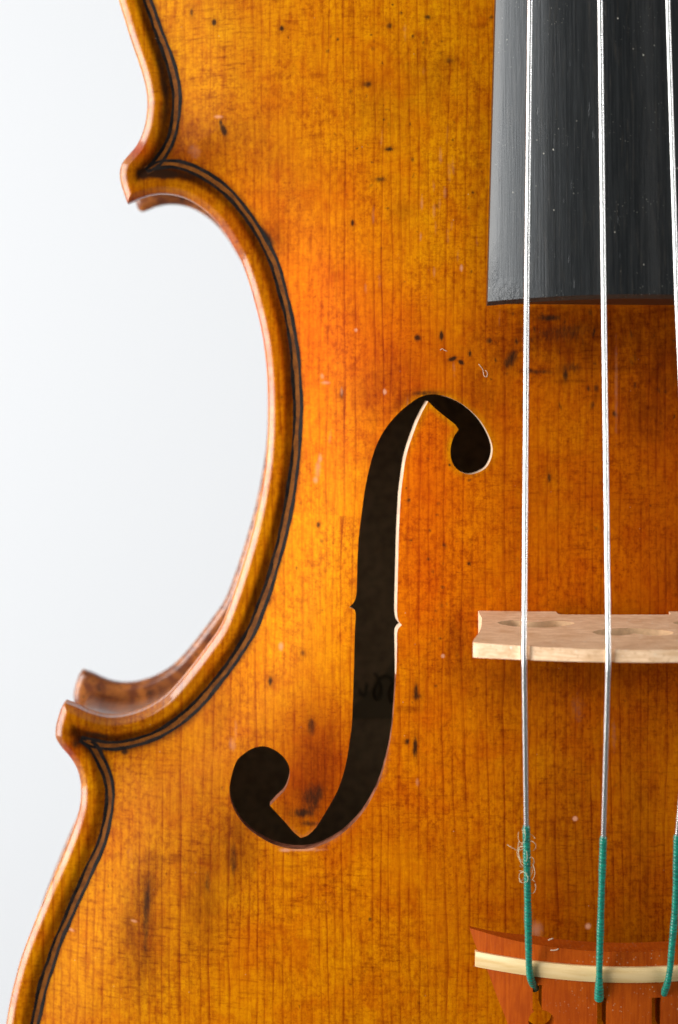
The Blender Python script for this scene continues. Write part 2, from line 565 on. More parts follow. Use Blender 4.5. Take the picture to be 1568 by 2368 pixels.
# arching: a membrane stretched over the outline
GX = .1
gx = np.arange(OUT[:, 0].min() - .3, OUT[:, 0].max() + .3, GX)
gy = np.arange(OUT[:, 1].min() - .3, OUT[:, 1].max() + .3, GX)
gxx, gyy = np.meshgrid(gx, gy)
gp = np.c_[gxx.ravel(), gyy.ravel()]
gin = inside(gp, OUT[::2])
gd = np.where(gin, kd_dist(KD, gp), 0).reshape(gxx.shape)
mask = gd > .45
h = np.where(mask, 8.0, 0.0)
chk = (np.add.outer(np.arange(len(gy)), np.arange(len(gx))) % 2).astype(bool)
for it in range(900):
    for par in (chk, ~chk):
        avg = np.zeros_like(h)
        avg[1:-1, 1:-1] = (h[:-2, 1:-1] + h[2:, 1:-1] + h[1:-1, :-2] + h[1:-1, 2:]) / 4 + GX * GX / 4
        m = mask & par
        h[m] += 1.94 * (avg[m] - h[m])
ARCH = h / (h + 11.0)
ARCH = 1.42 * (ARCH / ARCH.max()) ** 1.15
for it in range(12):
    ARCH[1:-1, 1:-1] = (ARCH[:-2, 1:-1] + ARCH[2:, 1:-1] + ARCH[1:-1, :-2] + ARCH[1:-1, 2:]) / 8 + ARCH[1:-1, 1:-1] / 2


def bilin(G, x, y):
    fx = np.clip((x - gx[0]) / GX, 0, len(gx) - 1.001)
    fy = np.clip((y - gy[0]) / GX, 0, len(gy) - 1.001)
    i, j = fx.astype(int), fy.astype(int)
    a, b = fx - i, fy - j
    return (G[j, i] * (1 - a) + G[j, i + 1] * a) * (1 - b) + (G[j + 1, i] * (1 - a) + G[j + 1, i + 1] * a) * b


RIM_D = np.linspace(0, .24, 241)
_sl = .68 * (1 - sm(.07, .16, RIM_D)) + 2.2 * (1 - sm(0, .03, RIM_D))
RIM_Z = np.cumsum(_sl) * .001
RIM_Z -= RIM_Z[-1]


def rim(d):
    """rounded bead at the edge, hollow channel inside it"""
    z = np.interp(d, RIM_D, RIM_Z)
    return z - .085 * sm(.20, .48, d) * (1 - .75 * sm(.55, 1.3, d))


def ztop(x, y, d):
    return rim(d) + bilin(ARCH, x, y)


def on_top(u, v):
    """traced pixel to a point of the soundboard"""
    z = .5
    for _ in range(8):
        x, y = px(u, v, z)
        dd = KD.find((x, y, 0))[2]
        z = float(ztop(np.array([x]), np.array([y]), np.array([dd]))[0])
    return x, y, z


# ---- the f-hole
def zz(o, k, pts):
    return [(o[0] + a * k, o[1] + b * k) for a, b in pts]


A5, A6 = (780.5, 867.3), (491.3, 1445)
f1 = zz(A5, .2581, [(812, 235), (760, 330), (710, 440), (670, 550), (630, 670), (605, 780), (588, 900), (570, 1050),
                    (560, 1200), (550, 1400), (545, 1600), (540, 1800), (535, 2000), (535, 2140), (545, 2200), (573, 2238)])
f2 = [(929, 1445.5)] + zz(A6, .3134, [(1368, 35), (1362, 150), (1358, 300), (1350, 450), (1340, 600), (1325, 770), (1305, 890),
                    (1275, 1020), (1235, 1150), (1180, 1270), (1120, 1370), (1050, 1455), (950, 1545), (850, 1605),
                    (740, 1645), (640, 1655), (540, 1645), (440, 1615), (340, 1560), (250, 1490), (180, 1400),
                    (140, 1310), (125, 1220), (138, 1130), (158, 1055), (185, 995), (240, 945), (300, 910), (370, 895),
                    (420, 905), (470, 930), (525, 975), (560, 1030), (571, 1090), (560, 1160), (530, 1225), (470, 1285), (425, 1335)])
f3 = zz(A6, .3134, [(425, 1335), (480, 1395), (540, 1460), (600, 1530), (650, 1572)])
f4 = zz(A6, .3134, [(650, 1572), (700, 1555), (760, 1500), (800, 1440), (860, 1340), (920, 1230), (960, 1120), (990, 1000),
                    (1010, 880), (1028, 740), (1035, 600), (1040, 450), (1045, 300), (1048, 150), (1053, 0)]) \
    + zz(A5, .2581, [(163, 2140), (150, 2100), (105, 2080)])
f5 = zz(A5, .2581, [(105, 2080), (150, 2030), (168, 1970), (174, 1850), (178, 1700), (184, 1550), (196, 1400), (215, 1250), (232, 1120),
                    (250, 1000), (275, 880), (305, 760), (345, 640), (390, 545), (440, 465), (510, 380), (580, 310),
                    (650, 255), (720, 207), (780, 182), (850, 172), (940, 183), (1020, 210), (1100, 250), (1170, 300),
                    (1240, 365), (1300, 440), (1350, 530), (1380, 610), (1389, 680), (1368, 770), (1325, 835), (1260, 872), (1190, 890), (1150, 885),
                    (1100, 865), (1050, 820), (1020, 760), (1012, 680), (1025, 600), (1050, 540), (1085, 490)])
f6 = zz(A5, .2581, [(1085, 490), (1060, 450), (1000, 400), (930, 345), (855, 280), (812, 235)])


def ontop_list(pts):
    return np.array([on_top(u, v)[:2] for u, v in pts])


FH = np.concatenate([spline(ontop_list(p), .045)[:-1] for p in (f1, f2, f3, f4, f5, f6)])
FH2 = FH.copy()
FH2[:, 0] = 2 * XMID - FH2[:, 0]
KF = kd_of(np.concatenate([FH, FH2]))

# ---- mesh points: rings along the rim, a grid inside
rings = []
dO = np.roll(OUT, -1, 0) - np.roll(OUT, 1, 0)
nO = np.c_[-dO[:, 1], dO[:, 0]]
nO /= np.linalg.norm(nO, axis=1)[:, None]
for d_ in (.012, .03, .07, .115, .165, .21, .26, .33, .43, .55):
    q = OUT[::(1 if d_ < .2 else 2)] + nO[::(1 if d_ < .2 else 2)] * d_
    ok = (kd_dist(KD, q) > d_ * .97)
    rings.append(q[ok])
VX0, VX1, VY0, VY1 = -5.9, 6.1, -8.8, 8.6
gA = np.stack(np.meshgrid(np.arange(VX0, VX1, .1), np.arange(VY0, VY1, .1)), -1).reshape(-1, 2)
gA = gA + rng.uniform(-.015, .015, gA.shape)
gB = np.stack(np.meshgrid(np.arange(OUT[:, 0].min(), OUT[:, 0].max(), .35), np.arange(OUT[:, 1].min(), OUT[:, 1].max(), .35)), -1).reshape(-1, 2)
gB = gB + rng.uniform(-.02, .02, gB.shape)
gB = gB[(gB[:, 0] < VX0 - .1) | (gB[:, 0] > VX1 + .1) | (gB[:, 1] < VY0 - .1) | (gB[:, 1] > VY1 + .1)]
G = np.concatenate([gA, gB])
G = G[inside(G, OUT[::2])]
G = G[kd_dist(KD, G) > .63]
EX = np.concatenate(rings + [G])
EX = EX[inside(EX, OUT)]
EX = EX[~inside(EX, FH) & ~inside(EX, FH2)]
EX = EX[kd_dist(KF, EX) > .03]
V2, F2 = cdt([OUT, FH, FH2], EX)
a2 = V2[F2]
area = (a2[:, 1, 0] - a2[:, 0, 0]) * (a2[:, 2, 1] - a2[:, 0, 1]) - (a2[:, 1, 1] - a2[:, 0, 1]) * (a2[:, 2, 0] - a2[:, 0, 0])
F2 = np.where((area < 0)[:, None], F2[:, ::-1], F2)
cen = V2[F2].mean(1)
F2 = F2[inside(cen, OUT) & ~inside(cen, FH) & ~inside(cen, FH2)]


def heights(v2, f):
    d = kd_dist(KD, v2)
    be = np.unique(boundary(f))
    nearF = kd_dist(KF, v2[be])
    d[be[nearF > .2]] = 0.0
    return d, ztop(v2[:, 0], v2[:, 1], d)


VS, FS = subdiv(V2, F2)
cS = VS[FS].mean(1)
vis = (cS[:, 0] > VX0) & (cS[:, 0] < VX1) & (cS[:, 1] > VY0) & (cS[:, 1] < VY1)
VS, FS = subdiv(VS, FS)
dS, zS = heights(VS, FS)
print('soundboard', len(VS), len(FS))
# underside follows at the plate's thickness, flat under the rim
e_ = .02
dn = np.c_[(bilin(ARCH, VS[:, 0] + e_, VS[:, 1]) - bilin(ARCH, VS[:, 0] - e_, VS[:, 1])) / (2 * e_),
           (bilin(ARCH, VS[:, 0], VS[:, 1] + e_) - bilin(ARCH, VS[:, 0], VS[:, 1] - e_)) / (2 * e_)]
ln = np.sqrt(1 + (dn ** 2).sum(1))
th = .27
lift = sm(.3, .8, dS)
off = np.c_[dn[:, 0] / ln * th * lift, dn[:, 1] / ln * th * lift, -(th / ln) * lift + (-.40 - zS) * (1 - lift)]

_dF = np.minimum(kd_dist(KF, VS), 9)
_nf = (1 - sm(.05, .5, _dF)) * lift
_up = sm(px(0, 1600, .9)[1], px(0, 1450, .9)[1], VS[:, 1]) * (1 - sm(px(1020, 0, .9)[0], px(1070, 0, .9)[0], np.minimum(VS[:, 0], 2 * XMID - VS[:, 0])))
_side = np.sign(VS[:, 0] - XMID)
off = off * (1 - _nf)[:, None] + np.c_[.028 * _side * _up, 0 * _side, 0 * _side - .25] * _nf[:, None]
UU, VV = to_px(VS[:, 0], VS[:, 1], zS)


def blob(u, v, ru, rv, rot=0.0, p=2.0):
    c, s = math.cos(math.radians(rot)), math.sin(math.radians(rot))
    a = ((UU - u) * c + (VV - v) * s) / ru
    b = (-(UU - u) * s + (VV - v) * c) / rv
    return np.exp(-(np.abs(a) ** 2 + np.abs(b) ** 2) ** (p / 2))


def lin(r, g, b):
    return np.array([(x / 255 / 12.92 if x <= 10 else ((x / 255 + .055) / 1.055) ** 2.4) for x in (r, g, b)])


# varnish tone by region: colour of the worn varnish layer, painted darker where the bridge reflects
TONE = [  # u, v, ru, rv, colour, weight
    (500, 180, 190, 230, lin(208, 138, 22), 1.0), (780, 150, 160, 260, lin(226, 142, 18), 1.0),
    (1000, 200, 170, 300, lin(224, 152, 30), 1.2), (1100, 100, 60, 300, lin(205, 125, 20), .8),
    (640, 420, 140, 140, lin(214, 128, 16), 1.0), (800, 560, 130, 160, lin(232, 130, 10), 1.0),
    (980, 560, 120, 160, lin(226, 150, 18), 1.1), (1080, 760, 110, 140, lin(220, 130, 14), 1.0),
    (790, 800, 110, 160, lin(236, 120, 8), 1.1), (930, 800, 110, 110, lin(224, 110, 8), 1.0),
    (770, 1050, 90, 200, lin(240, 146, 10), 1.2), (720, 1350, 100, 200, lin(236, 152, 14), 1.1),
    (800, 1250, 40, 240, lin(246, 160, 14), 1.0), (640, 1600, 140, 120, lin(224, 140, 16), 1.0),
    (1000, 1150, 80, 200, lin(226, 112, 8), 1.1), (1010, 1400, 90, 180, lin(226, 122, 10), 1.0),
    (1080, 1270, 60, 260, lin(214, 128, 16), .8), (990, 1680, 80, 160, lin(226, 132, 12), 1.0),
    (740, 1760, 70, 110, lin(190, 84, 10), 1.3), (560, 1680, 100, 100, lin(206, 124, 20), .9),
    (400, 1850, 130, 160, lin(196, 122, 26), 1.0), (330, 2200, 160, 160, lin(212, 140, 22), 1.0),
    (620, 2120, 200, 150, lin(218, 138, 18), 1.0), (900, 2080, 160, 140, lin(220, 132, 14), 1.0),
    (900, 2300, 260, 120, lin(222, 142, 16), 1.0), (1080, 1900, 110, 200, lin(218, 130, 16), 1.0),
    (1350, 790, 240, 110, lin(176, 100, 22), 1.2), (1150, 950, 90, 130, lin(196, 104, 14), 1.0),
    (1330, 1080, 140, 160, lin(190, 108, 16), 1.0), (1330, 1320, 170, 110, lin(192, 102, 12), 1.0),
    (1480, 1050, 90, 300, lin(168, 82, 12), 1.2), (1330, 1590, 220, 90, lin(170, 92, 16), 1.2),
    (1330, 1850, 220, 200, lin(182, 106, 16), 1.1), (1330, 2090, 240, 110, lin(166, 90, 14), 1.2),
    (440, 350, 60, 60, lin(172, 92, 24), 1.2), (60, 2360, 120, 120, lin(200, 128, 26), 1.0),
]
num = np.zeros((len(VS), 3))
den = np.zeros(len(VS)) + 1e-5
num += lin(210, 128, 18) * 1e-5
for u, v, ru, rv, c, wt in TONE:
    w_ = wt * blob(u, v, ru * 1.15, rv * 1.15)
    num += w_[:, None] * c
    den += w_
tone = num / den[:, None]
red = np.clip(blob(800, 790, 110, 200) + .9 * blob(990, 1160, 70, 260) + .9 * blob(745, 1740, 80, 150) + .8 * blob(890, 850, 120, 80) + .7 * blob(1000, 1960, 130, 60)
              + .6 * blob(640, 620, 70, 160) + .5 * blob(1100, 1450, 80, 200) + .4 * blob(1140, 950, 80, 120), 0, 1)
tone = tone * (1 - red[:, None] * np.array([.10, .20, .5]))
# worn golden bead of the edge, browner hollow by the purfling
bead = sm(.03, .08, dS) * (1 - sm(.20, .28, dS))
tone += (lin(206, 136, 50) - tone) * (bead * .8)[:, None]
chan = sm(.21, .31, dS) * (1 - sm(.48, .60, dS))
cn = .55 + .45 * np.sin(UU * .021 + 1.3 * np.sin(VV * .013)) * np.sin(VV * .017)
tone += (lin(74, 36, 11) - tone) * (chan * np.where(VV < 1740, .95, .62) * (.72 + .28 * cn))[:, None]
redge = blob(316, 345, 40, 28, 0) + blob(330, 470, 70, 22, -5) + blob(520, 560, 60, 60) * .7 + blob(150, 1745, 30, 30)
tone += (lin(176, 62, 14) - tone) * np.clip(redge * (dS < .3) * .9, 0, .9)[:, None]
# yellow line where varnish wore off round the f-hole's eyes
dF = np.full(len(VS), 9.0)
near = (UU > 480) & (UU < 1180) & (VV > 860) & (VV < 2010)
dF[near] = kd_dist(KF, VS[near])
yl = np.exp(-(dF / .07) ** 2) * np.clip(blob(1060, 1010, 110, 110) + .5 * blob(980, 930, 70, 60), 0, 1)
tone += (lin(206, 148, 14) - tone) * (yl * .8)[:, None]
rl = np.exp(-(dF / .10) ** 2) * np.clip(blob(720, 1940, 190, 70) + blob(880, 1760, 60, 120), 0, 1)

# grime, with the bridge's dark reflection painted below it
DIRT_REFLECTION = [  # u, v, ru, rv, amount, rot
    (372, 402, 44, 11, 1.2, 4), (330, 402, 14, 12, 1.0, 0), (345, 396, 26, 10, .9, 0), (430, 405, 40, 10, .5, 12), (380, 200, 10, 40, .7, -10), (372, 150, 9, 30, .6, -15),
    (380, 260, 14, 40, .5, 8), (517, 300, 7, 17, 1.0, -22), (510, 283, 4, 8, .8, 0), (495, 52, 6, 8, 1.0, 0), (651, 66, 6, 7, .9, 0),
    (443, 29, 4, 10, .8, 0), (620, 560, 14, 22, .9, -25), (610, 540, 10, 16, .7, -25), (615, 1385, 12, 16, .9, 20), (560, 1480, 14, 22, .7, 35),
    (640, 1300, 10, 24, .8, 15), (200, 1712, 24, 10, .7, 20), (288, 1738, 9, 8, 1.1, 0), (175, 1720, 10, 12, .7, 0), (225, 1700, 34, 7, .7, 10),
    (720, 1850, 26, 40, .62, 0), (700, 1880, 30, 12, .7, 0), (735, 1835, 14, 26, .6, 10), (715, 1905, 24, 7, .55, 0), (740, 1790, 40, 70, .22, 0),
    (720, 1680, 10, 20, .7, 0), (625, 1575, 5, 12, .9, 0), (700, 1510, 8, 8, .5, 0), (340, 2085, 10, 60, .62, 3), (345, 2045, 22, 30, .4, 0), (337, 2150, 8, 80, .5, 2),
    (330, 2200, 40, 90, .26, 0), (300, 2160, 16, 40, .35, 0), (470, 2080, 26, 90, .32, 0), (480, 2040, 8, 30, .5, 0), (540, 1990, 10, 44, .55, 0), (540, 1940, 30, 60, .28, 0),
    (390, 1985, 60, 10, .22, 0), (1300, 770, 70, 22, .5, -5), (1270, 735, 30, 8, .75, 0), (1380, 800, 130, 40, .30, 0), (1440, 760, 90, 16, .35, -6), (1320, 850, 30, 14, .45, 0),
    (1185, 828, 12, 22, .75, 15), (1172, 840, 8, 14, .7, 0), (1240, 860, 40, 6, .55, 0), (1308, 868, 7, 18, .7, 0), (1525, 850, 40, 40, .3, 0), (1500, 970, 50, 40, .35, 20),
    (1480, 900, 40, 20, .25, 0), (966, 781, 8, 8, .95, 40), (1021, 776, 5, 12, 1.0, 0), (1046, 830, 11, 5, 1.1, -20), (1066, 838, 9, 5, 1.0, 30), (1087, 818, 4, 8, .9, 0),
    (1131, 788, 8, 8, .7, 0), (1270, 1105, 5, 12, .7, 0), (962, 1600, 6, 22, .8, 0), (960, 1730, 6, 24, .95, 0), (942, 1715, 6, 8, .8, 0), (965, 1610, 12, 8, .6, 0), (945, 1640, 30, 6, .3, 0),
    (1490, 2040, 8, 40, .3, 0), (900, 60, 8, 8, .6, 0), (990, 40, 8, 6, .7, 0), (850, 195, 10, 8, .7, 0), (1040, 140, 12, 8, .5, 0), (990, 180, 50, 60, .16, 0),
    (880, 250, 60, 60, .16, 0), (900, 345, 12, 5, .8, 0), (930, 490, 24, 24, .22, 0), (815, 515, 4, 8, .9, 0), (880, 415, 14, 6, .6, 0), (500, 330, 60, 50, .16, 0),
    (640, 545, 20, 30, .3, -20), (1060, 1480, 20, 60, .22, 10), (1110, 1440, 8, 12, .5, 0), (500, 1650, 30, 60, .25, 20), (736, 1214, 5, 7, .8, 0), (790, 910, 5, 14, .6, 0),
    (985, 909, 46, 6, .55, -2), (935, 925, 40, 10, .38, -35), (1520, 790, 10, 90, .25, 0), (1565, 1330, 30, 60, .2, 0),
]
for _ in range(70):
    DIRT_REFLECTION.append((random.uniform(1180, 1568), 712 + abs(random.gauss(0, 75)), random.uniform(14, 60), random.uniform(2.5, 5), random.uniform(.18, .40), random.uniform(-14, 6)))
for _ in range(40):
    DIRT_REFLECTION.append((random.uniform(1170, 1568), random.uniform(720, 980), random.uniform(2.5, 6), random.uniform(4, 12), random.uniform(.35, .75), random.uniform(-20, 20)))
dirt = np.zeros(len(VS))
stain_reflection = np.zeros(len(VS))
DIRT_REFLECTION += [(480, 2090, 60, 130, .22, 10), (330, 2130, 34, 110, .30, 0), (560, 1960, 40, 70, .25, 0), (700, 1860, 50, 60, .30, 0), (730, 1730, 40, 60, .20, 0), (1400, 780, 200, 60, .30, 0),
         (900, 880, 90, 40, .2, -30), (1110, 900, 60, 60, .2, 30), (1330, 1560, 220, 40, .28, 0), (1540, 850, 60, 100, .3, 0), (410, 340, 70, 50, .30, 20), (350, 398, 70, 30, .41, 0), (390, 200, 22, 90, .3, -8),  # wide mark below the bridge: its dark reflection painted in
         (850, 1180, 14, 300, .15, 4), (1060, 1470, 30, 70, .22, 0), (1330, 1900, 60, 200, .16, 0), (1480, 1930, 40, 240, .18, 0), (1130, 500, 40, 250, .18, 0), (620, 380, 60, 120, .15, -30),
         (240, 1680, 110, 30, .40, -5), (200, 1715, 40, 16, .40, 10), (420, 1590, 60, 16, .3, -40)]
for u, v, ru, rv, am, ro in DIRT_REFLECTION:
    if am < .42:
        stain_reflection = 1 - (1 - stain_reflection) * (1 - np.clip(2.1 * am, 0, .9) * blob(u, v, ru * 1.25, rv * 1.25, ro))
        continue
    w_ = am * blob(u, v, ru, rv, ro, 2.6)
    stain_reflection = np.maximum(stain_reflection, .5 * blob(u, v, ru * 1.9, rv * 1.6, ro))
    dirt = np.maximum(dirt, w_) + .25 * np.minimum(dirt, w_)
for _ in range(210):
    u, v = random.uniform(640, 1540), random.uniform(20, 2340)
    if random.random() < .5:
        u, v = random.gauss(960, 120), random.gauss(230, 190)
    if random.random() < .15:
        u, v = random.gauss(1010, 60), random.gauss(1250, 200)
    r_ = random.uniform(1.6, 3.4)
    dirt = np.maximum(dirt, random.uniform(.3, .85) * blob(u, v, r_ * random.uniform(.7, 2.6), r_ * random.uniform(.8, 2.2), random.uniform(-20, 20), 2))
pf = sm(.30, .36, dS) * (1 - sm(.40, .62, dS))
dirt = np.maximum(dirt, pf * np.clip(.30 + .30 * np.sin(UU * .03) * np.sin(VV * .023 + 1), 0, 1) * .8)

WEAR = [(735, 1085, 9, 26, .5, 5), (740, 1060, 6, 14, .6, 0), (730, 1110, 8, 10, .6, 0), (745, 870, 6, 8, .6, 0), (752, 885, 14, 5, .6, 0), (790, 905, 4, 12, .6, 0),
        (763, 1010, 5, 26, .35, 8), (538, 1722, 11, 20, .42, -8), (545, 1690, 6, 40, .35, 0), (650, 1495, 7, 12, .7, 0), (1335, 1640, 26, 60, .25, 0), (1420, 1700, 8, 60, .3, 0),
        (1425, 900, 6, 160, .35, 0), (1240, 2150, 20, 26, .5, 0), (1360, 2142, 8, 8, .9, 0), (1330, 1893, 6, 6, 1.1, 0), (1220, 2110, 18, 40, .3, 0), (1024, 1517, 5, 5, 1.1, 0),
        (890, 906, 4, 7, 1.2, 0), (823, 763, 4, 5, 1.0, 0), (1067, 620, 4, 9, .9, 0), (965, 1810, 5, 12, .5, 0), (720, 1962, 12, 5, .8, 0), (660, 1966, 16, 5, .8, 0),
        (700, 1965, 60, 4, .7, 0), (310, 2130, 10, 4, .7, 20), (300, 1975, 12, 30, .25, 0), (450, 350, 22, 24, .35, 0), (165, 2150, 8, 4, .8, 30), (505, 270, 12, 5, .7, 0)]
for _ in range(26):                                # pale vertical flakes left of the fingerboard
    u, v = random.gauss(1010, 70), random.gauss(470, 150)
    WEAR.append((u, v, random.uniform(3.5, 6), random.uniform(12, 36), random.uniform(.25, .5), random.uniform(-4, 4)))
wear = np.zeros(len(VS))
for u, v, ru, rv, am, ro in WEAR:
    wear = np.maximum(wear, am * blob(u, v, ru, rv, ro, 2.6))
wear = np.maximum(wear, rl * .30)
silk = np.full(len(VS), .45)
silk += .55 * blob(480, 200, 180, 200) + .5 * blob(450, 2080, 420, 330) + .35 * blob(1350, 1250, 220, 130) + .35 * blob(1330, 1900, 240, 260) \
    - .25 * blob(800, 1000, 120, 500) + .45 * blob(1080, 220, 90, 260) + .3 * blob(1350, 790, 200, 90)
gap = np.clip(.75 + .35 * blob(500, 2100, 500, 300) + .4 * blob(1330, 1900, 260, 330) - .35 * blob(520, 200, 200, 220) + .3 * blob(860, 900, 160, 500), .2, 1.3)

SV, SF = solid(VS, FS, zS, None, off)
# wall vertices of their own, so the f-hole's edge shows cut wood
z2 = lambda a, fill: np.concatenate([a, np.full((len(a),) + a.shape[1:], fill)])
inner_tone = np.tile(lin(150, 108, 66), (len(VS), 1))
M_CUT = flat_mat('cut_spruce', (.74, .54, .38), .6)
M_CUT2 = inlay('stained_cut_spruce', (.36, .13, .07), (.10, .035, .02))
sb = make_obj('soundboard', SV, SF, [M_SPRUCE, M_CUT, M_INNER, M_CUT2], None, True,
              dict(tone=np.concatenate([tone, tone]), dirt=np.concatenate([dirt, dirt * 0]), wear=np.concatenate([wear, wear * 0]),
                   stain_reflection=z2(np.clip(stain_reflection, 0, .92), 0.0), edge=z2(1 - sm(.07, .13, dS), 0.0), silk=z2(silk, .4), gap=z2(gap, .5)))
adopt(sb)
nf, nv = len(FS), len(VS)
be = boundary(FS)
nw = len(be)
wall_is_f = kd_dist(KF, (VS[be[:, 0]])) < .2
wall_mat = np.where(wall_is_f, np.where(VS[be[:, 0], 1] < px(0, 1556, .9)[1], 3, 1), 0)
mi = np.zeros(nf * 2 + nw * 2, dtype=np.int32)
mi[nf:2 * nf] = 2
mi[2 * nf:2 * nf + nw] = wall_mat
mi[2 * nf + nw:] = wall_mat
sb.data.polygons.foreach_set('material_index', mi)
sb.data.set_sharp_from_angle(angle=math.radians(50))

# ---- purfling
PU = [(340.5, 0), (359, 50), (380.6, 109.5), (397, 156), (406.5, 199), (408.5, 239), (405, 282), (395.5, 318.5), (379, 352), (360, 378), (337, 394)]
PC = [(337, 394), (364, 381), (397, 378), (430.5, 385.5), (470, 403), (507, 428), (540, 458), (567, 491), (591, 527), (611, 560), (630, 598),
      (647, 650), (662, 709), (674, 765), (682, 821), (687, 889), (689, 948), (687, 1007), (682.6, 1066), (673, 1134), (661, 1205), (647, 1265),
      (629, 1330), (607, 1395), (581, 1459), (547, 1516), (511, 1565), (467, 1618), (414, 1667), (356.6, 1702), (299, 1720.7), (250, 1726), (210.6, 1720), (186, 1710)]
PL = [(186, 1710), (212, 1727), (230, 1756), (246, 1790), (253.7, 1829), (253, 1867), (245, 1911), (230, 1961.5), (206.5, 2011.7),
      (183, 2065), (158, 2121), (133, 2180), (115, 2233), (100, 2280), (88.5, 2330), (81, 2368)]


def outer_run(parts, start):
    """continue the purfling outside the frame, parallel to the edge"""
    q = spline(w2(parts), .06)
    dq = np.gradient(q, axis=0)
    n = np.c_[-dq[:, 1], dq[:, 0]]
    n /= np.linalg.norm(n, axis=1)[:, None]
    return q + n * .44


upx = outer_run(UP[:16], 0)
lox = outer_run(LO[20:], 0)
PUw = np.concatenate([upx[:-4], spline(w2(PU), .05)])
PLw = np.concatenate([spline(w2(PL), .05), lox[4:]])
PCw = spline(w2(PC), .05)


def ribbon(path, off_, wid, ph, lift=.0035):
    d = np.gradient(path, axis=0)
    n = np.c_[-d[:, 1], d[:, 0]]
    n /= np.linalg.norm(n, axis=1)[:, None]
    s = np.arange(len(path))
    wob = .004 * np.sin(s * .17 + ph) + .003 * np.sin(s * .43 + 2 * ph) + .002 * np.sin(s * 1.3 + ph * 3)
    ww = wid * (1 + .12 * np.sin(s * .51 + ph * 5) + .14 * np.sin(s * .21 + ph))
    taper = np.minimum(1, np.minimum(s, s[::-1]) / 6 + .35)
    out = []
    for e in (-.5, 0, .5):
        q = path + n * (off_ * taper + wob + e * ww)[:, None]
        dd = kd_dist(KD, q)
        z = ztop(q[:, 0], q[:, 1], dd) + lift - (0 if e == 0 else .0025)
        out.append(np.c_[q, z])
    m = len(path)
    V = np.concatenate(out)
    F = [(k * m + i, (k + 1) * m + i, (k + 1) * m + i + 1, k * m + i + 1) for k in range(2) for i in range(m - 1)]
    return V, [f[::-1] for f in F]


def purfling(path, ph, mirror=False):
    Vs, Fs, Ms, b = [], [], [], 0
    for off_, wid, mi_, lf in ((0, .115, 1, .003), (-.053, .050, 0, .0065), (.053, .050, 0, .0065)):
        V, F = ribbon(path, off_, wid, ph + off_ * 30, lf)
        Vs.append(V)
        Fs += [tuple(i + b for i in f) for f in F]
        Ms += [mi_] * len(F)
        b += len(V)
    V = np.concatenate(Vs)
    if mirror:
        V[:, 0] = 2 * XMID - V[:, 0]
        Fs = [f[::-1] for f in Fs]
    o = make_obj('purfling', V, Fs, [M_BLACK, M_BROWN])
    o.data.polygons.foreach_set('material_index', Ms)
    adopt(o, sb)
    return o


for mir in (False, True):
    for i_, pth in enumerate((PUw, PCw, PLw)):
        purfling(pth, .7 + i_ * 1.9, mir)

# ---- ribs: a band set in from the edge
RI = OUT[::2]
rin = RI + nO[::2] * .27
ok = kd_dist(KD, rin) > .255
rin = rin[ok]
nr = len(rin)
dr = np.roll(rin, -1, 0) - np.roll(rin, 1, 0)
nn = np.c_[-dr[:, 1], dr[:, 0]]
nn /= np.linalg.norm(nn, axis=1)[:, None]
rin2 = rin + nn * .12
zt, zb = -.38, -3.25
V = np.concatenate([np.c_[rin, np.full(nr, zt)], np.c_[rin, np.full(nr, zb)], np.c_[rin2, np.full(nr, zt)], np.c_[rin2, np.full(nr, zb)]])
F = []
for i in range(nr):
    j = (i + 1) % nr
    F += [(i, nr + i, nr + j, j), (2 * nr + j, 3 * nr + j, 3 * nr + i, 2 * nr + i)]
adopt(make_obj('rib', V, F, M_MAPLE, None, True, None, 40))

# ---- back plate
bx = np.concatenate([q[::2] if len(q) > 50 else q for q in rings] + [G[::3]])
bx = bx[inside(bx, OUT)]
vb, fb = cdt([OUT[::2]], bx)
fb = fb[inside(vb[fb].mean(1), OUT[::2])]
ab = vb[fb]
ar = (ab[:, 1, 0] - ab[:, 0, 0]) * (ab[:, 2, 1] - ab[:, 0, 1]) - (ab[:, 1, 1] - ab[:, 0, 1]) * (ab[:, 2, 0] - ab[:, 0, 0])
fb = np.where((ar < 0)[:, None], fb[:, ::-1], fb)
db = kd_dist(KD, vb)
t_ = np.clip(db / .12, 0, 1)
rr = np.sqrt(np.clip(1 - (1 - t_) ** 2, 0, 1)) - 1
zt_ = -3.20 + .10 * rr - .85 * sm(.6, 4.5, db)
zb_ = -3.60 - .16 * rr - 1.0 * sm(.6, 4.5, db)
vb3, fb3 = solid(vb, fb, zt_, zb_)
bk = make_obj('back_plate', vb3, fb3, [M_MAPLE, M_INNER], None, True, None, 40)
inn = np.zeros(len(fb3), dtype=np.int32)
inn[:len(fb)] = (db[fb].min(1) > .42).astype(np.int32)
bk.data.polygons.foreach_set('material_index', inn)
adopt(bk)

# ---- paper label glued inside, seen faintly through the f-hole
lx, ly = px(885, 1420, -3.2)
lab = make_obj('paper_label', np.array([(lx - .8, ly - 1.9, -3.72), (lx + 2.2, ly - 1.9, -4.02), (lx + 2.2, ly + 2.3, -4.02), (lx - .8, ly + 2.3, -3.72),
                                        (lx - .8, ly - 1.9, -3.71), (lx + 2.2, ly - 1.9, -4.01), (lx + 2.2, ly + 2.3, -4.01), (lx - .8, ly + 2.3, -3.71)]),
               [(0, 3, 2, 1), (4, 5, 6, 7), (0, 1, 5, 4), (1, 2, 6, 5), (2, 3, 7, 6), (3, 0, 4, 7)], M_PAPER, None, False)
adopt(lab)
tt = np.linspace(0, 1, 70)
cx_ = lx - .45 + 1.3 * tt + .12 * np.sin(tt * 30)
cy_ = ly - 1.25 - .3 * tt + .22 * np.cos(tt * 30)
cz_ = -3.71 - (cx_ - (lx - .8)) * .1 + .012
V, F = tube(np.c_[cx_, cy_, cz_], .03, 5)
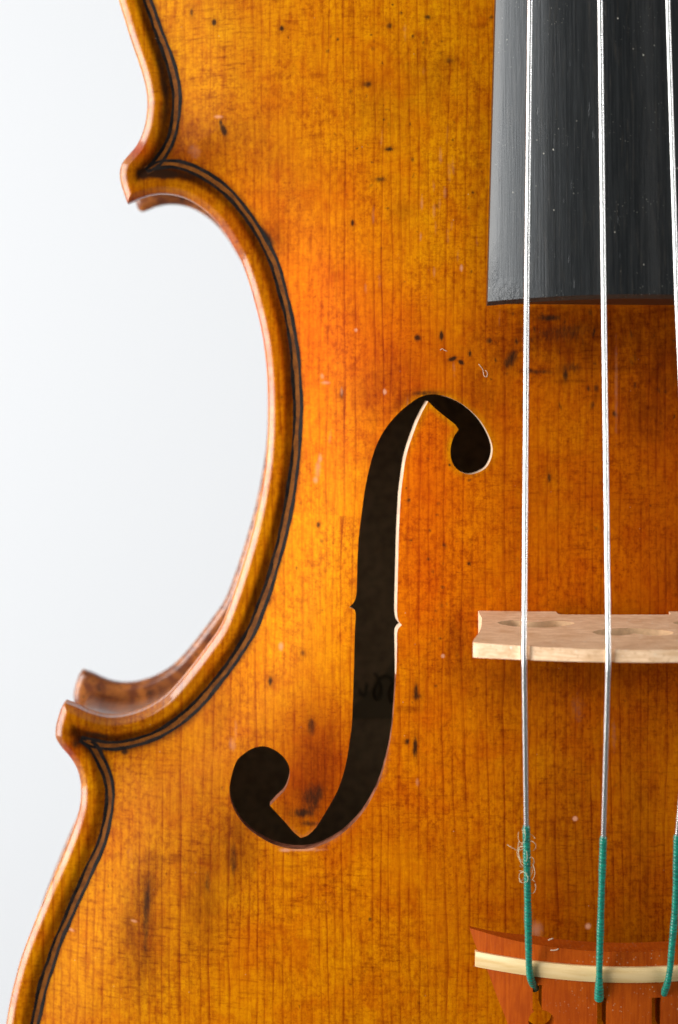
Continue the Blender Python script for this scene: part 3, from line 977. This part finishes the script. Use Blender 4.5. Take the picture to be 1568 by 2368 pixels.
adopt(make_obj('ink_scrawl', V, F, M_INK), lab)

# ------------------------------------------------------------------ fingerboard
NB = 34


def board_end(x):                                   # end of the board bows gently
    return px(0, 697, 3.0)[1] + .10 * (1 - ((x - XMID) / 2.06) ** 2)


ys = np.concatenate([[0], np.linspace(0, 1, 60)[1:]]) * 19.0
sect = []
VB, chip = [], []
rows = 0
for iy, yy in enumerate(np.concatenate([[-.002], ys[1:]])):
    hw = 2.06 - yy * .0342
    drop = yy * .083
    row = []
    for k_ in range(NB + 1):
        a = -1 + 2 * k_ / NB
        x = a * hw * .985
        z = 3.52 - drop - (4.3 - math.sqrt(4.3 ** 2 - x * x))
        y0 = board_end(XMID + x)
        row.append((XMID + x, y0 + yy, z))
    zE = row[0][2]
    # edge bevel, side, underside
    right = [(XMID + hw, row[-1][1], zE - .026), (XMID + hw * .985, row[-1][1], zE - .52)]
    under = [(XMID + hw * (.985 - 1.97 * q), board_end(XMID + hw * (.985 - 1.97 * q)) + yy, zE - .52 + .25 * (1 - (2 * q - 1) ** 2)) for q in np.linspace(0, 1, 9)[1:-1]]
    left = [(XMID - hw * .985, row[0][1], zE - .52), (XMID - hw, row[0][1], zE - .026)]
    ring = row + right + under + left
    nring = len(ring)
    VB += ring
base = 0
FB = []
nrow = len(ys)
for i in range(nrow - 1):
    for j in range(nring):
        k_ = (j + 1) % nring
        FB.append((i * nring + j, i * nring + k_, (i + 1) * nring + k_, (i + 1) * nring + j))
# chamfered end: a ring lower and further out, then the end face
ch = []
for (x, y, z) in VB[:nring]:
    ch.append((x, y - .062, z - (.085 if z > 2.8 else -.0)))
b0 = len(VB)
VB += ch
for j in range(nring):
    k_ = (j + 1) % nring
    FB.append((b0 + j, b0 + k_, k_, j))
FB.append(tuple(b0 + j for j in range(nring - 1, -1, -1)))
FB.append(tuple((nrow - 1) * nring + j for j in range(nring)))
VBn = np.array(VB)
ub, vb_ = to_px(VBn[:, 0], VBn[:, 1], VBn[:, 2])
fbo = make_obj('fingerboard', VBn, FB, M_EBONY, None, True, None, 28)
# finer mesh near the worn corner carries the chip
me = fbo.data
at_ = me.attributes.new('chip', 'FLOAT', 'POINT')
at_.data.foreach_set('value', np.clip(np.exp(-(((ub - 1130) / 16) ** 2)) * sm(570, 620, vb_) + np.exp(-(((ub - 1165) / 60) ** 2 + ((vb_ - 697) / 14) ** 2)), 0, 1).astype(np.float32))
adopt(fbo)

# neck under the board, running off the top of the picture
V, F = [], []
for (yy, hw, zt_n, zb_n) in ((7.9, 1.5, 1.9, -3.3), (9.6, 1.45, 2.3, -3.3), (10.6, 1.35, 2.2, -.2), (12.2, 1.2, 2.05, .55), (21.0, 1.1, 1.35, -.2)):
    y = board_end(XMID) + yy
    for a in np.linspace(0, math.pi, 9):
        V.append((XMID + hw * math.cos(a), y, zt_n - (zt_n - zb_n) * math.sin(a)))
for i in range(4):
    for j in range(8):
        F.append((i * 9 + j, i * 9 + j + 1, (i + 1) * 9 + j + 1, (i + 1) * 9 + j))
    F.append((i * 9 + 8, i * 9, (i + 1) * 9, (i + 1) * 9 + 8))
F += [tuple(range(9)), tuple(range(44, 35, -1))]
adopt(make_obj('neck', V, F, M_MAPLE, None, True, None, 50))

# ------------------------------------------------------------------ bridge
def mir_poly(half):
    h_ = np.array(half, float)
    r_ = h_[::-1].copy()
    r_[:, 0] *= -1
    return np.concatenate([h_, r_[(0 if abs(r_[0, 0]) > 1e-6 else 1):(None if abs(r_[-1, 0]) > 1e-6 else -1)]])


top = spline([(0, 3.32), (-.8, 3.25), (-1.5, 3.07), (-2.0, 2.88), (-2.32, 2.74)], .06)
side = spline([(-2.36, 2.69), (-2.33, 2.5), (-2.22, 2.0), (-2.13, 1.5), (-2.07, 1.0), (-2.03, .6), (-2.03, .34)], .06)
foot = np.array([(-2.03, .30), (-2.02, -.05), (-.86, .02), (-.85, .25)])
arch = spline([(-.85, .25), (-.80, .30), (-.4, .31), (0, .31)], .06)[1:]
for x0 in (-.566, -1.69):                         # grooves the strings sit in
    zt0 = np.interp(-x0, -top[:, 0], top[:, 1])
    cut = (top[:, 0] > x0 - .06) & (top[:, 0] < x0 + .10)
    i0 = int(np.argmax(cut))
    top = np.concatenate([top[:i0], [(x0 + .085, zt0 + .003), (x0 + .070, zt0 - .07), (x0 - .030, zt0 - .07), (x0 - .045, zt0 - .002)], top[i0 + int(cut.sum()):]])
half = np.concatenate([top, side, foot, arch])
bo = mir_poly(half)
bo = bo[::1]
kid = spline([(-1.85, 1.05), (-1.7, 1.32), (-1.3, 1.48), (-.95, 1.36), (-.72, 1.08), (-.95, .86), (-1.3, .98), (-1.6, .82)], .05, True)
kid2 = kid.copy()
kid2[:, 0] *= -1
hh = spline([(0, 1.98), (-.1, 2.10), (-.28, 2.16), (-.5, 2.08), (-.58, 1.88), (-.45, 1.68), (-.2, 1.55), (0, 1.50)], .05)
heart = mir_poly(hh)
gb = np.stack(np.meshgrid(np.arange(-2.4, 2.4, .13), np.arange(0, 3.4, .13)), -1).reshape(-1, 2)
gb = gb[inside(gb, bo) & ~inside(gb, kid) & ~inside(gb, kid2) & ~inside(gb, heart)]
kb = kd_of(np.concatenate([bo, kid, kid2, heart]))
gb = gb[kd_dist(kb, gb) > .06]
vv, ff = cdt([bo, kid, kid2, heart], gb)
cc = vv[ff].mean(1)
ff = ff[inside(cc, bo) & ~inside(cc, kid) & ~inside(cc, kid2) & ~inside(cc, heart)]
qa = vv[ff]
ar = (qa[:, 1, 0] - qa[:, 0, 0]) * (qa[:, 2, 1] - qa[:, 0, 1]) - (qa[:, 1, 1] - qa[:, 0, 1]) * (qa[:, 2, 0] - qa[:, 0, 0])
ff = np.where((ar < 0)[:, None], ff[:, ::-1], ff)
BZ = float(on_top(1300, 1420)[2]) - .02
Yf0 = px(0, 1418, BZ + .2)[1]
Yf1 = px(0, 1495, BZ + 3.0)[1]
tz = np.clip(vv[:, 1] / 3.3, 0, 1)
yfront = Yf0 + (Yf1 - Yf0) * tz
ybr = yfront - (.44 - .27 * tz ** .8)
nvb = len(vv)
dedge = kd_dist(kd_of(top.tolist() + [(-p[0], p[1]) for p in top.tolist()]), vv)
# feet follow the arching
zw = BZ + vv[:, 1]
Vf = np.c_[XMID + vv[:, 0], yfront, zw]
Vb = np.c_[XMID + vv[:, 0], ybr, zw]
be_ = boundary(ff)
Fw = np.concatenate([np.stack([be_[:, 0], be_[:, 1], be_[:, 1] + nvb], 1), np.stack([be_[:, 0], be_[:, 1] + nvb, be_[:, 0] + nvb], 1)])
Fbr = np.concatenate([ff[:, ::-1], ff + nvb, Fw[:, ::-1]])
M_HOLE_SHADE = flat_mat('bridge_hole_shade', (.58, .35, .18), .8)  # bridge wood darkened: shade inside the holes put into the colour
br = make_obj('bridge', np.concatenate([Vf, Vb]), Fbr, [M_BRIDGE, M_HOLE_SHADE], None, True, None, 30)
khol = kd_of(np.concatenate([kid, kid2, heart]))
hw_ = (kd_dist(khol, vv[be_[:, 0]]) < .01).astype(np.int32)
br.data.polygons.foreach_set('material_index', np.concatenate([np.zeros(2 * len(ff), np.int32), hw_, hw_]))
bv = br.modifiers.new('worn_edges', 'BEVEL')
bv.width, bv.segments, bv.limit_method, bv.angle_limit = .022, 2, 'ANGLE', math.radians(50)
adopt(br)
YB = (Yf1 - .085)


def bridge_top(x):
    return BZ + 3.32 - .58 * ((x - XMID) / 2.32) ** 2

# ------------------------------------------------------------------ tailpiece
YT = px(0, 2202, 2.85)[1]
TAN = -.030


def tz_(x, y):
    return 2.86 + (y - YT) * -TAN * 1.0 - (x - XMID) ** 2 / 7.6


tleft = [(1086, 2146, 2.2), (1100.5, 2188, 2.2), (1122, 2231, 2.2), (1148, 2300, 2.2), (1174, 2368, 2.2)]
tl = np.array([px(u, v, z) for u, v, z in tleft])
tl = np.concatenate([tl, [(tl[-1][0] + .55, tl[-1][1] - 2.6), (tl[-1][0] + .95, tl[-1][1] - 6.0), (XMID - .55, tl[-1][1] - 7.4)]])
tl = spline(tl, .08)
tc = spline([(XMID, YT), (XMID - .8, YT + .015), (XMID - 1.6, YT + .07), tuple(tl[0])], .08)
hl = np.concatenate([tc[:-1], tl])
hr = hl[::-1].copy()
hr[:, 0] = 2 * XMID - hr[:, 0]
to_ = np.concatenate([hl, hr[:-1]])


def keyhole(u0, u1, v0, uc, vc, r):
    z = 2.6
    p = [px(u0, v0, z), px(u0, vc - r * .95, z)]
    c = px(uc, vc, z)
    rr_ = r * S * .93
    a0 = math.atan2(p[1][1] - c[1], p[1][0] - c[0])
    q = px(u1, vc - r * .95, z)
    a1 = math.atan2(q[1] - c[1], q[0] - c[0])
    if a1 > a0:
        a1 -= 2 * math.pi
    big = a0 + (2 * math.pi - (a0 - a1))
    for a in np.linspace(a0, big, 22):
        p.append((c[0] + rr_ * math.cos(a), c[1] + rr_ * math.sin(a)))
    p += [q, px(u1, v0, z)]
    out, prev = [], None
    for w in p:
        if prev is None or math.hypot(w[0] - prev[0], w[1] - prev[1]) > .01:
            out.append(w)
            prev = w
    return spline(np.array(out), .03, True) if False else np.array(out)


kh = [keyhole(1232, 1254, 2276, 1253, 2364, 30), keyhole(1376, 1398, 2296, 1387, 2400, 30)]
for q in list(kh)[::-1]:
    m_ = q.copy()
    m_[:, 0] = 2 * XMID - m_[:, 0]
    kh.append(m_[::-1])
gt = np.stack(np.meshgrid(np.arange(XMID - 2.4, XMID + 2.4, .1), np.arange(to_[:, 1].min(), to_[:, 1].max(), .1)), -1).reshape(-1, 2)
mk = inside(gt, to_)
for q in kh:
    mk &= ~inside(gt, q)
gt = gt[mk]
kt = kd_of(np.concatenate([to_] + kh))
gt = gt[kd_dist(kt, gt) > .05]
rt = []
vt, ft = cdt([to_] + kh, gt)
cc = vt[ft].mean(1)
mk = inside(cc, to_)
for q in kh:
    mk &= ~inside(cc, q)
ft = ft[mk]
qa = vt[ft]
ar = (qa[:, 1, 0] - qa[:, 0, 0]) * (qa[:, 2, 1] - qa[:, 0, 1]) - (qa[:, 1, 1] - qa[:, 0, 1]) * (qa[:, 2, 0] - qa[:, 0, 0])
ft = np.where((ar < 0)[:, None], ft[:, ::-1], ft)
zt3 = tz_(vt[:, 0], vt[:, 1])
zb3 = zt3 - .12 - .36 * sm(2.3, 1.2, np.abs(vt[:, 0] - XMID))
tv, tf = solid(vt, ft, zt3, zb3)
rosin = np.clip(sm(XMID - 1.3, XMID - .2, tv[:, 0]) * (tv[:, 1] > YT - .9), 0, 1) * .9 + .06
tp = make_obj('tailpiece', tv, tf, M_BOX, None, True, dict(rosin=rosin), 30)
bv = tp.modifiers.new('soft_edges', 'BEVEL')
bv.width, bv.segments, bv.limit_method, bv.angle_limit = .025, 2, 'ANGLE', math.radians(50)
adopt(tp)

# pale string rest laid across the tailpiece
V, F = [], []
NS = 40
for i in range(NS + 1):
    a = -1 + 2 * i / NS
    x = XMID + a * 2.165
    yb0 = YT - .235 + .13 * a * a * 0 + .05 * a * a
    z0 = tz_(x, yb0)
    sec = [(.03, -.05), (.03, .055), (.0, .075), (-.05, .082), (-.15, .045), (-.200, .02), (-.205, -.05)]
    for (dy, dz) in sec:
        V.append((x, yb0 + dy, z0 + dz))
m7 = 7
for i in range(NS):
    for j in range(m7):
        k_ = (j + 1) % m7
        F.append((i * m7 + k_, i * m7 + j, (i + 1) * m7 + j, (i + 1) * m7 + k_))
F += [tuple(range(m7)), tuple(NS * m7 + j for j in range(m7 - 1, -1, -1))]
adopt(make_obj('string_rest', V, F, M_IVORY, None, True, None, 35), tp)

# ------------------------------------------------------------------ strings
def make_string(pts, r_metal, wind_from, r_wind, fat_end, labelled, curls=False):
    """pts: (u, v, z) along the string; wind_from: index where the silk starts"""
    W3 = np.array([(*px(u, v, z), z) for u, v, z in pts])
    metal_p = W3[:wind_from + 1]
    seg = []
    for a, b in zip(metal_p[:-1], metal_p[1:]):
        seg.append(np.linspace(a, b, 12, endpoint=False))
    seg = np.concatenate(seg + [metal_p[-1:]])
    V, F = tube(seg, r_metal, 14)
    st = make_obj('string', V, F, M_METAL, None, True, None, 50)
    st['label'] = labelled
    adopt(st)
    wp = spline(W3[wind_from:], .0085)
    m = len(wp)
    sides = 14
    a = np.linspace(0, 2 * math.pi, sides, endpoint=False)
    L = np.arange(m) * .0085
    base_r = r_wind * (1 + .05 * np.sin(L * 5) + .03 * np.sin(L * 13 + 1))
    base_r = base_r * (1 + fat_end * sm(L[-1] - .5, L[-1], L))
    base_r = base_r * np.minimum(1, .80 + .2 * L / .05)
    rr2 = base_r[:, None] * (1 + .15 * np.abs(np.sin(math.pi * (L[:, None] + .012 * np.sin(L[:, None] * 9)) / .052 + a[None, :] / 2)) + .02 * np.sin(L[:, None] * 40 + 3 * a[None, :]))
    V, F = tube(wp, rr2, sides)
    adopt(make_obj('silk_winding', V, F, M_SILK), st)
    return st, W3


zg, zd = bridge_top(px(1212, 1510, 4.0)[0]) + .03, bridge_top(px(1407, 1518, 4.4)[0]) + .03


def mir_uvz(pts):
    out = []
    for u, v, z in pts:
        x, y = px(u, v, z)
        uu, vv2 = to_px(2 * XMID - x, y, z)
        out.append((float(uu), float(vv2), z))
    return out


slope = .083 * S
far = lambda z, v: z - (1512 - v) * slope * .92
Gs = [(1236, -1200, far(zg, -1200)), (1226, 0, far(zg, 0)), (1218, 690, far(zg, 690)), (1212, 1512, zg),
      (1217, 1908, 3.42), (1220.5, 2090, 3.08), (1222.5, 2190, 2.86), (1223.5, 2232, 2.77), (1227, 2262, 2.68), (1238, 2286, 2.48)]
Ds = [(1372, -1200, far(zd, -1200)), (1387.5, 0, far(zd, 0)), (1396, 690, far(zd, 690)), (1407, 1520, zd),
      (1395.5, 1933, 3.62), (1390, 2100, 3.29), (1387, 2200, 3.10), (1386, 2244, 3.01), (1385.5, 2280, 2.92), (1385, 2310, 2.80)]
As = mir_uvz(Ds)
As = [(1530, -1200, As[0][2]), (1544, 0, As[1][2]), (1565, 690, As[2][2])] + [As[3]] + \
     [(1566, 1930, 3.62), (1561, 2100, 3.29), (1553, 2200, 3.10), (1550, 2236, 3.01), (1544, 2272, 2.92), (1533, 2302, 2.75)]
Es = mir_uvz(Gs)
gstr, G3 = make_string(Gs, .039, 4, .047, .05, 'thickest wound string nearest the f-hole, silk fraying into curls')
make_string(Ds, .038, 4, .045, .35, 'middle wound string ending in a fat green knot at the tailpiece')
make_string(As, .034, 4, .044, .05, 'string at the right edge of the photo with green silk')
make_string(Es, .020, 4, .036, .05, 'thin treble string farthest from the f-hole')

# frayed silk
for (v0, side, n_) in ((1935, -1, 3), (1975, -1, 4), (2005, 1, 3), (2030, -1, 4), (1960, 1, 2), (2040, 1, 2)):
    for q in range(n_):
        v_ = v0 + random.uniform(-14, 14)
        cu, cvv = 1219 + side * random.uniform(6, 13), v_
        ru_, rv_ = random.uniform(7, 13), random.uniform(12, 26)
        a0 = random.uniform(0, 6.28)
        sweep = random.uniform(3.0, 5.6)
        zc = 3.42 - (v_ - 1908) / 182 * .34
        pth = []
        for t in np.linspace(0, 1, 18):
            an = a0 + sweep * t
            pth.append((*px(cu + ru_ * math.cos(an), cvv + rv_ * math.sin(an), zc), zc + .10 * math.sin(an * 1.3 + q)))
        V, F = tube(pth, .0030, 5)
        adopt(make_obj('loose_thread', V, F, M_THREAD), gstr)
pth = spline([(*px(1172, 1951, 3.3), 3.36), (*px(1184, 1958, 3.3), 3.38), (*px(1197, 1964, 3.3), 3.36), (*px(1212, 1958, 3.3), 3.37)], .02)
V, F = tube(pth, .0030, 5)
adopt(make_obj('loose_thread', V, F, M_THREAD), gstr)

# ------------------------------------------------------------------ lint lying about
def lint(name, pts, label, r=.010, zfix=None, group=None):
    P3 = []
    for u, v in pts:
        if zfix is None:
            x, y, z = on_top(u, v)
        else:
            z = zfix
            for _ in range(6):
                x, y = px(u, v, z)
                z = tz_(x, y)
        P3.append((x, y, z + r * .8))
    P3 = spline(P3, .02)
    V, F = tube(P3, r, 6)
    c = V.mean(0)
    o = make_obj(name, V - c, F, M_FLUFF)
    o.location = c
    o['label'] = label
    o['category'] = 'lint'
    return o


lint('lint_fibre', [(1107, 842), (1112, 848), (1117, 856), (1119, 868), (1125, 872), (1127, 862), (1122, 856)], 'forked pinkish fibre lying above the upper eye of the f-hole', .005)
lint('lint_fibre', [(1018, 810), (1023, 806), (1028, 810), (1034, 812)], 'short pale fibre lying among black specks left of the forked fibre', .005)
lint('lint_fibre', [(1268, 2174), (1274, 2171), (1279, 2170)], 'pale wood shaving on the end of the tailpiece right of the thickest string', .010, 2.8)
lint('lint_fibre', [(1273, 2197), (1281, 2197), (1290, 2195), (1291, 2193)], 'curled shaving lying on the tailpiece just above the pale string rest', .009, 2.8)
